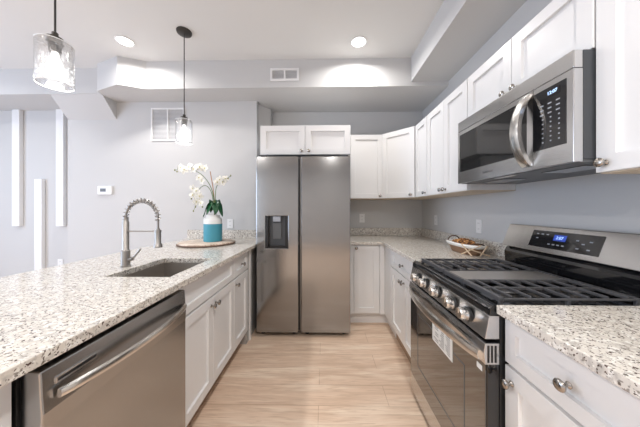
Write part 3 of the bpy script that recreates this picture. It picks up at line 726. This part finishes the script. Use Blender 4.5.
for (p, q) in (((-.10, -.12, .008), (-.01, -.212, .085)), ((-.07, -.20, .008), (-.085, -.10, .082)), ((-.095, -.205, .06), (.05, -.215, .012)), ((-.02, -.215, .008), (.04, -.205, .08))):
    MB().tube([(bx + p[0], by + p[1], bz + p[2]), (bx + q[0], by + q[1], bz + q[2])], .0045, 7).build('crossed_stick', 'twig', t, smooth=True)
random.seed(11)
mb = MB()
for i in range(150):
    a = random.uniform(0, 2 * PI); r_ = math.sqrt(random.random()); x = bx + .058 * r_ * math.cos(a); y = by + .15 * r_ * math.sin(a)
    z = bz + .068 + .032 * (1 - r_ * r_) + random.uniform(-.004, .010)
    mb.ico((x, y, z), random.uniform(.008, .015), 1, (random.uniform(.5, 1.2), random.uniform(.5, 1.3), random.uniform(.3, .8)))
mb.prism([(p[0], p[1]) for p in oval(.052, .13, 0)], 2, bz + .014, bz + .066)
o = mb.build('potpourri', 'potpourri'); tag(o, 'heap of orange and brown dried potpourri filling the wicker basket', 'potpourri'); o['kind'] = 'stuff'

# ------------------------------------------------------------------ pendants and downlights
def pendant(x, y, label):
    t = thing('pendant_light', label, 'lamp', (x, y, CEIL), 'pendant lights over the peninsula')
    MB().lathe([(.062, 0), (.064, -.004), (.060, -.018), (.050, -.024), (.006, -.026)], (x, y, CEIL)).build('canopy', 'canopy', t, smooth=True)
    MB().tube([(x, y, CEIL - .024), (x, y, 2.115)], .0042, 8).build('cord', 'cord', t, smooth=True)
    MB().lathe([(.006, .055), (.012, .05), (.012, .030), (.030, .026), (.031, .0), (.026, -.004), (.022, -.03), (.021, -.045)], (x, y, 2.062)).build('socket', 'canopy', t, smooth=True)
    MB().lathe([(.066, 0), (.067, .001), (.067, .196), (.064, .200), (.030, .201), (.030, .199), (.063, .198), (.0655, .195), (.0655, .002)], (x, y, 1.861), seg=40, close=False).build('glass_shade', 'shade', t, smooth=True)
    for z in (1.861, 2.061): MB().lathe([(.0648, 0), (.0672, .0018), (.0648, .0036), (.0635, .0018), (.0648, 0)], (x, y, z - .0018), seg=40, close=False).build('glass_rim', 'glass_rim', t, smooth=True)
    MB().lathe([(.012, 0), (.013, -.02), (.022, -.045), (.030, -.07), (.030, -.088), (.022, -.104), (.008, -.112), (.001, -.113)], (x, y, 2.02)).build('bulb', 'bulb', t, smooth=True)
    l = bpy.data.lights.new('pendant_glow', 'POINT'); l.energy = 1.6; l.shadow_soft_size = .035; l.color = (1, .96, .9)
    o = bpy.data.objects.new('pendant_glow', l); C.objects.link(o); o.parent = t; o.location = (0, 0, 1.885 - CEIL)
pendant(-1.30, 1.12, 'clear glass pendant lamp nearest the camera, over the front of the peninsula')
pendant(-1.262, 2.11, 'clear glass pendant lamp farther away, hanging near the white return-air grille')
def downlight(x, y, label, e=7.5):
    t = thing('recessed_light', label, 'ceiling light', (x, y, CEIL), 'recessed ceiling lights')
    MB().lathe([(.068, 0), (.078, -.001), (.080, -.004), (.066, -.006), (.064, -.002)], (x, y, CEIL - .0005), close=False).build('trim_ring', 'white_metal', t, smooth=True)
    MB().lathe([(.064, 0), (.001, 0)], (x, y, CEIL - .003), close=False).build('lens', 'lens', t)
    o = area('downlight_beam', (0, 0, -.012), (0, 0, 0), .12, .12, e, (1, .965, .925), 'DISK', 160); o.parent = t
downlight(-1.90, 2.22, 'round recessed downlight on the left, above the faceted soffit corner')
downlight(.33, 2.27, 'round recessed downlight in front of the refrigerator, nearer the right soffit')
for (x, y) in ((-3.9, 1.9), (-1.9, -.4), (.33, -.2), (-3.9, -.6), (-1.9, -2.3), (.2, -2.3)):  # unseen extra downlights, added to brighten the aisle, floor and lower cabinets
    downlight(x, y, 'unseen round downlight added for fill light, behind or beside the camera', 17 if x > -3 else 5)

# ------------------------------------------------------------------ wall fittings
def outlet(c, fr_u, fr_n, label, name='outlet', gfci=False):
    t = thing(name, label, 'outlet', c, 'white electrical outlets')
    f = (c, fr_u, fr_n)
    p = MB(*f).box(-.035, .035, .0005, .006, -.057, .057).build('cover_plate', 'white_plastic', t, bevel=.002)
    for z in (-.024, .024):
        s = MB(*f).box(-.017, .017, .006, .0075, z - .014, z + .014).build('socket', 'white_plastic', t, bevel=.001)
        m = MB(*f); m.box(-.008, -.005, .0074, .008, z - .003, z + .007); m.box(.005, .008, .0074, .008, z - .003, z + .007); m.build('socket_slots', 'slot', s)
outlet((.505, YB, 1.143), (1, 0, 0), (0, -1, 0), 'white outlet on the back wall right of the refrigerator')
outlet((XW, 2.79, 1.135), (0, 1, 0), (-1, 0, 0), 'white outlet on the right wall close to the back corner')
outlet((XW, 2.02, 1.118), (0, 1, 0), (-1, 0, 0), 'white outlet on the right wall behind the wicker basket')
outlet((-1.135, YTW, 1.09), (1, 0, 0), (0, -1, 0), 'white outlet on the wall just right of the vase')
outlet((-3.50, 3.08, .545), (1, 0, 0), (0, -1, 0), 'low white outlet on the far left wall between two mouldings')

def louver(name, label, x0, x1, z0, z1, y, cols, rows, fw, cat='vent'):
    t = thing(name, label, cat, ((x0 + x1) / 2, y, z0))
    m = MB(); y1_ = y - .012
    m.box(x0, x1, y1_, y - .0005, z0, z0 + fw); m.box(x0, x1, y1_, y - .0005, z1 - fw, z1)
    m.box(x0, x0 + fw, y1_, y - .0005, z0 + fw, z1 - fw); m.box(x1 - fw, x1, y1_, y - .0005, z0 + fw, z1 - fw)
    cw = (x1 - x0 - 2 * fw) / cols
    for i in range(1, cols): m.box(x0 + fw + i * cw - fw * .4, x0 + fw + i * cw + fw * .4, y1_, y - .0005, z0 + fw, z1 - fw)
    m.build('frame', 'white_metal', t, bevel=.001)
    MB().box(x0 + fw, x1 - fw, y - .002, y - .0006, z0 + fw, z1 - fw).build('backing', 'vent_back', t)
    m = MB(); h = (z1 - z0 - 2 * fw) / rows
    for i in range(rows):
        z = z0 + fw + i * h
        m.prism([(y - .010, z + h * .05), (y - .0085, z + h * .05), (y - .0025, z + h * .62), (y - .004, z + h * .62)], 0, x0 + fw, x1 - fw)
    m.build('louvers', 'white_metal', t)
louver('return_air_grille', 'large square white return-air grille high on the back wall', -2.10, -1.69, 2.09, 2.49, YTW, 2, 24, .018)
louver('air_vent', 'small white rectangular air register on the soffit face above the refrigerator', -.575, -.27, 2.63, 2.765, 2.522, 2, 7, .022)

t = thing('thermostat', 'white thermostat with grey screen on the back wall', 'thermostat', (-2.64, YTW, 1.50))
MB().box(-2.75, -2.575, YTW - .022, YTW - .0005, 1.44, 1.545).build('case', 'white_plastic', t, bevel=.006)
MB().box(-2.715, -2.645, YTW - .0235, YTW - .0215, 1.475, 1.515).build('screen', 'grey_plastic', t)
def strip(x, z0, z1, label):
    m = MB().box(x - .05, x + .05, 3.035, 3.0795, z0, z1); tag(m.build('wall_moulding', 'white_metal', bevel=.003), label, 'moulding', 'white vertical strips on the far left wall')
strip(-4.055, 1.04, 2.574, 'white vertical wall strip hanging from the soffit, leftmost of the three')
strip(-3.755, .10, 1.66, 'white vertical wall strip rising from the floor, middle of the three')
strip(-3.465, 1.04, 2.574, 'white vertical wall strip hanging from the soffit, nearest the thermostat wall')
